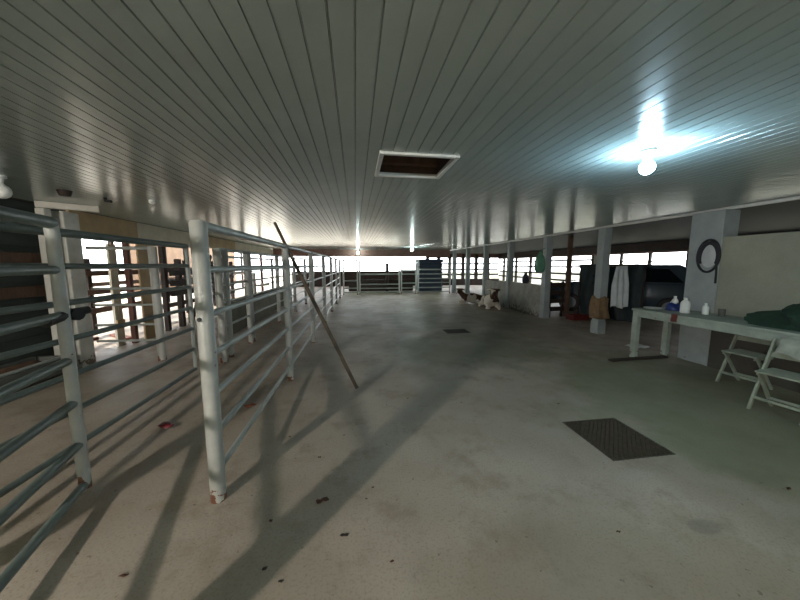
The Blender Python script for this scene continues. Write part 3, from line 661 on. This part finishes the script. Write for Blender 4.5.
# ------------------------------------------------------------------ dark vehicle in the side bay
def car(loc, rz, label):
    c = thing('car', (0, 0, 0), label, 'car')
    def sec(x, zb, zt, wb, wt):
        return [(x, -wb * .92, zb), (x, -wb, zb + .18), (x, -wb, zb + (zt - zb) * .6), (x, -wt, zt - .04), (x, -wt * .9, zt), (x, wt * .9, zt), (x, wt, zt - .04), (x, wb, zb + (zt - zb) * .6), (x, wb, zb + .18), (x, wb * .92, zb)]
    obj('body', MB().loft([sec(2.1, .36, .78, .74, .62), sec(2.0, .28, .90, .84, .76), sec(1.5, .25, .98, .88, .80), sec(.85, .25, 1.05, .89, .83), sec(-.4, .25, 1.06, .90, .84), sec(-1.6, .27, 1.06, .88, .82), sec(-2.0, .32, 1.0, .84, .76), sec(-2.1, .42, .9, .76, .7)]), 'paint_car', c)
    obj('cabin', MB().add([(-2.0, -.80, 1.0), (.98, -.80, 1.0), (.98, .80, 1.0), (-2.0, .80, 1.0), (-1.5, -.66, 1.61), (.33, -.66, 1.61), (.33, .66, 1.61), (-1.5, .66, 1.61)], [(3, 2, 1, 0), (4, 5, 6, 7), (0, 1, 5, 4), (1, 2, 6, 5), (2, 3, 7, 6), (3, 0, 4, 7)]), 'paint_car', c, bevel=.06)
    obj('windshield', MB().add([(.97, -.74, 1.06), (.97, .74, 1.06), (.47, .62, 1.50), (.47, -.62, 1.50), (.90, -.74, 1.05), (.90, .74, 1.05), (.43, .62, 1.49), (.43, -.62, 1.49)], [(0, 1, 2, 3), (7, 6, 5, 4), (0, 4, 5, 1), (1, 5, 6, 2), (2, 6, 7, 3), (3, 7, 4, 0)]), 'glass_car', c)
    for s in (-1, 1):
        obj('side_window', MB().add([(.72, s * .80, 1.09), (-1.55, s * .80, 1.09), (-1.2, s * .70, 1.48), (.28, s * .70, 1.48), (.72, s * .78, 1.09), (-1.55, s * .78, 1.09), (-1.2, s * .68, 1.48), (.28, s * .68, 1.48)], [(0, 1, 2, 3), (7, 6, 5, 4), (0, 4, 5, 1), (1, 5, 6, 2), (2, 6, 7, 3), (3, 7, 4, 0)]), 'glass_car', c)
        obj('headlight', MB().box((1.98, s * .62 - .13, .70), (2.08, s * .62 + .13, .84)), 'chrome', c, bevel=.02)
        obj('mirror', MB().box((.70, s * .98 - .1, 1.06), (.80, s * .98 + .1, 1.2)), 'paint_car', c, bevel=.03)
        for x in (1.3, -1.3):
            w = obj('wheel', MB().tube([(x, s * .70, .33), (x, s * .72, .33), (x, s * .88, .33), (x, s * .905, .33)], [.30, .33, .33, .30], 24), 'black', c)
            obj('hub', MB().tube([(x, s * .905, .33), (x, s * .915, .33)], .2, 16), 'chrome', w)
    obj('grille', MB().box((2.06, -.4, .55), (2.12, .4, .74)), 'black', c, bevel=.01); obj('bumper', MB().box((1.95, -.84, .30), (2.16, .84, .50)), 'paint_car', c, bevel=.05)
    c.location = loc; c.rotation_euler = (0, 0, rz)
car((8.85, 9.0, 0), math.radians(134), 'dark parked car seen between the pale columns behind the table')

# ------------------------------------------------------------------ calves
def skin_mesh(name, pts, edges, radii, m, root=0):
    me = bpy.data.meshes.new(name); me.from_pydata(pts, edges, []); o = bpy.data.objects.new(name, me); COL.objects.link(o)
    md = o.modifiers.new('skin', 'SKIN'); md.use_smooth_shade = True
    for i, r in enumerate(radii):
        v = me.skin_vertices[0].data[i]; v.radius = r if isinstance(r, tuple) else (r, r); v.use_root = (i == root)
    s = o.modifiers.new('sub', 'SUBSURF'); s.levels = 2; s.render_levels = 2
    dg = bpy.context.evaluated_depsgraph_get(); dg.update()
    me2 = bpy.data.meshes.new_from_object(o.evaluated_get(dg)); o.modifiers.clear(); o.data = me2; me2.materials.clear(); me2.materials.append(M[m])
    for p in me2.polygons: p.use_smooth = True
    zs = min(v.co.z for v in me2.vertices)
    for v in me2.vertices: v.co.z -= zs
    return o
def calf(loc, rz, head_turn, label, m='calf', sc=1.2):
    hx, hy = math.cos(head_turn), math.sin(head_turn)
    pts = []; ed = []; rad = []
    def P(p, r, prev=None):
        pts.append(p); rad.append(r)
        if prev is not None: ed.append((prev, len(pts) - 1))
        return len(pts) - 1
    pel = P((-.36, 0, .21), .155); mid = P((-.12, 0, .22), .185, pel); chs = P((.14, 0, .23), .17, mid); shd = P((.27, 0, .27), .135, chs)
    nk = P((.36, 0, .38), .085, shd); pol = P((.42, .0, .49), .08, nk)
    fac = P((.42 + .1 * hx, .1 * hy, .46), .066, pol); muz = P((.42 + .2 * hx, .2 * hy, .40), .048, fac); P((.42 + .235 * hx, .235 * hy, .38), .04, muz)
    for s in (-1, 1):
        e1 = P((.40 - .09 * s * hy, .09 * s * hx, .53), .026, pol); P((.39 - .19 * s * hy, .19 * s * hx, .51), .014, e1)
        st = P((-.33, .13 * s, .17), .10, pel); kn = P((-.10, .22 * s, .12), .062, st); hk = P((-.36, .25 * s, .05), .034, kn); P((-.16, .27 * s, .035), .03, hk)
        ab = P((.20, .11 * s, .14), .075, chs); cr = P((.42, .13 * s, .06), .042, ab); P((.22, .16 * s, .035), .03, cr)
    t1 = P((-.52, .03, .2), .03, pel); t2 = P((-.56, .1, .08), .018, t1); P((-.5, .17, .035), .022, t2)
    o = skin_mesh('calf', pts, ed, rad, m); o.scale = (sc,) * 3
    tag(o, label, 'calf'); o.location = loc; o.rotation_euler = (0, 0, rz)
    for s in (-1, 1):
        ex = .42 + .075 * hx - .062 * s * hy; ey = .075 * hy + .062 * s * hx
        e = obj('eye', MB().lathe([(.001, -.012), (.01, -.007), (.012, 0), (.01, .007), (.001, .012)], (ex, ey, .49), 10), 'black'); e.parent = o; e.location = (ex, ey, .49 - .012)
    return o
calf((4.75, 11.75, 0), math.radians(170), .9, 'brown and white calf lying farther back beside the far gate')
calf((5.0, 10.5, 0), math.radians(255), -.3, 'brown and white calf lying nearest, facing the camera by the pale column', 'calf_pale', 1.42)

# ------------------------------------------------------------------ litter on the floor
def scrap(name, x, y, s, m, label, cat, seed, group=None, rz=0, h=.02):
    rr = random.Random(seed); a0 = rr.uniform(0, 6); n = 10
    ph = rr.uniform(0, 6)
    mb = MB()
    rim = [s * (.75 + .35 * math.sin(2 * t + ph) * .6 + rr.uniform(-.12, .12)) for t in [2 * PI * k / n for k in range(n)]]
    vs = [(x, y, h * .9)]
    for k in range(n):
        t = 2 * PI * k / n + a0; vs.append((x + rim[k] * math.cos(t), y + rim[k] * math.sin(t) * .6, .003 + h * abs(math.sin(1.5 * t + ph))))
    mb.add(vs, [(0, 1 + k, 1 + (k + 1) % n) for k in range(n)])
    tag(obj(name, mb, m, solid=.003), label, cat, group)
scrap('wrapper', -1.88, 3.11, .11, 'wrapper', 'crimson wrapper on the floor of the lane between gate and fence', 'litter', 1, h=.04)
scrap('scrap', -1.20, 3.45, .07, 'orange', 'orange scrap on the floor under the middle pipe fence', 'litter', 2, h=.03)
scrap('leaf', -.25, 1.92, .05, 'leaf', 'largest red brown dry leaf on the floor right of the thick fence post', 'leaf', 3, h=.02)
for i, (x, y, s) in enumerate([(-.63, 2.76, .022), (-.32, 2.41, .02), (-.09, 1.64, .035), (.17, 1.44, .02), (1.54, 1.42, .018), (-.13, 2.71, .015), (-.55, 1.81, .022), (2.30, 3.0, .02), (-.5, 1.5, .025), (-1.21, 1.57, .03), (-.4, 1.42, .02), (.1, 2.0, .015), (3.05, 1.55, .03), (.05, 1.9, .012), (.6, 3.4, .02), (1.2, 3.2, .015)]):
    scrap('leaf', x, y, s * .75, 'scrap' if i % 3 else 'leaf', 'small dark dry leaf scrap lying on the open concrete floor', 'leaf', 20 + i, 'dry leaf scraps on the floor', h=.008)

# ------------------------------------------------------------------ light, sky, camera
w = bpy.data.worlds.new('World'); S.world = w; w.use_nodes = True
bg = w.node_tree.nodes['Background']; bg.inputs[0].default_value = (.93, .97, 1.0, 1); bg.inputs[1].default_value = 6
sun = bpy.data.lights.new('sun', 'SUN'); sun.energy = 8; sun.angle = .02; sun.color = (1, .93, .85)
so = bpy.data.objects.new('sun', sun); COL.objects.link(so); so.rotation_euler = Vector((.80, .12, -.62)).to_track_quat('-Z', 'Y').to_euler(); so.location = (-20, 5, 15)

cam = bpy.data.cameras.new('camera'); cam.sensor_width = 36; cam.sensor_fit = 'HORIZONTAL'; cam.lens = 300 / 800 * 36; cam.clip_start = .02; cam.clip_end = 300
co = bpy.data.objects.new('camera', cam); COL.objects.link(co); co.location = (0, 0, 1.6)
co.rotation_euler = (math.radians(90 - 6.654), 0, math.radians(-8.474))
S.camera = co
S.view_settings.view_transform = 'Standard'; S.view_settings.look = 'None'; S.view_settings.gamma = 1; S.view_settings.use_curve_mapping = False
S.view_settings.exposure = .6
for o in bpy.data.objects:
    if '_o' in o: del o['_o']
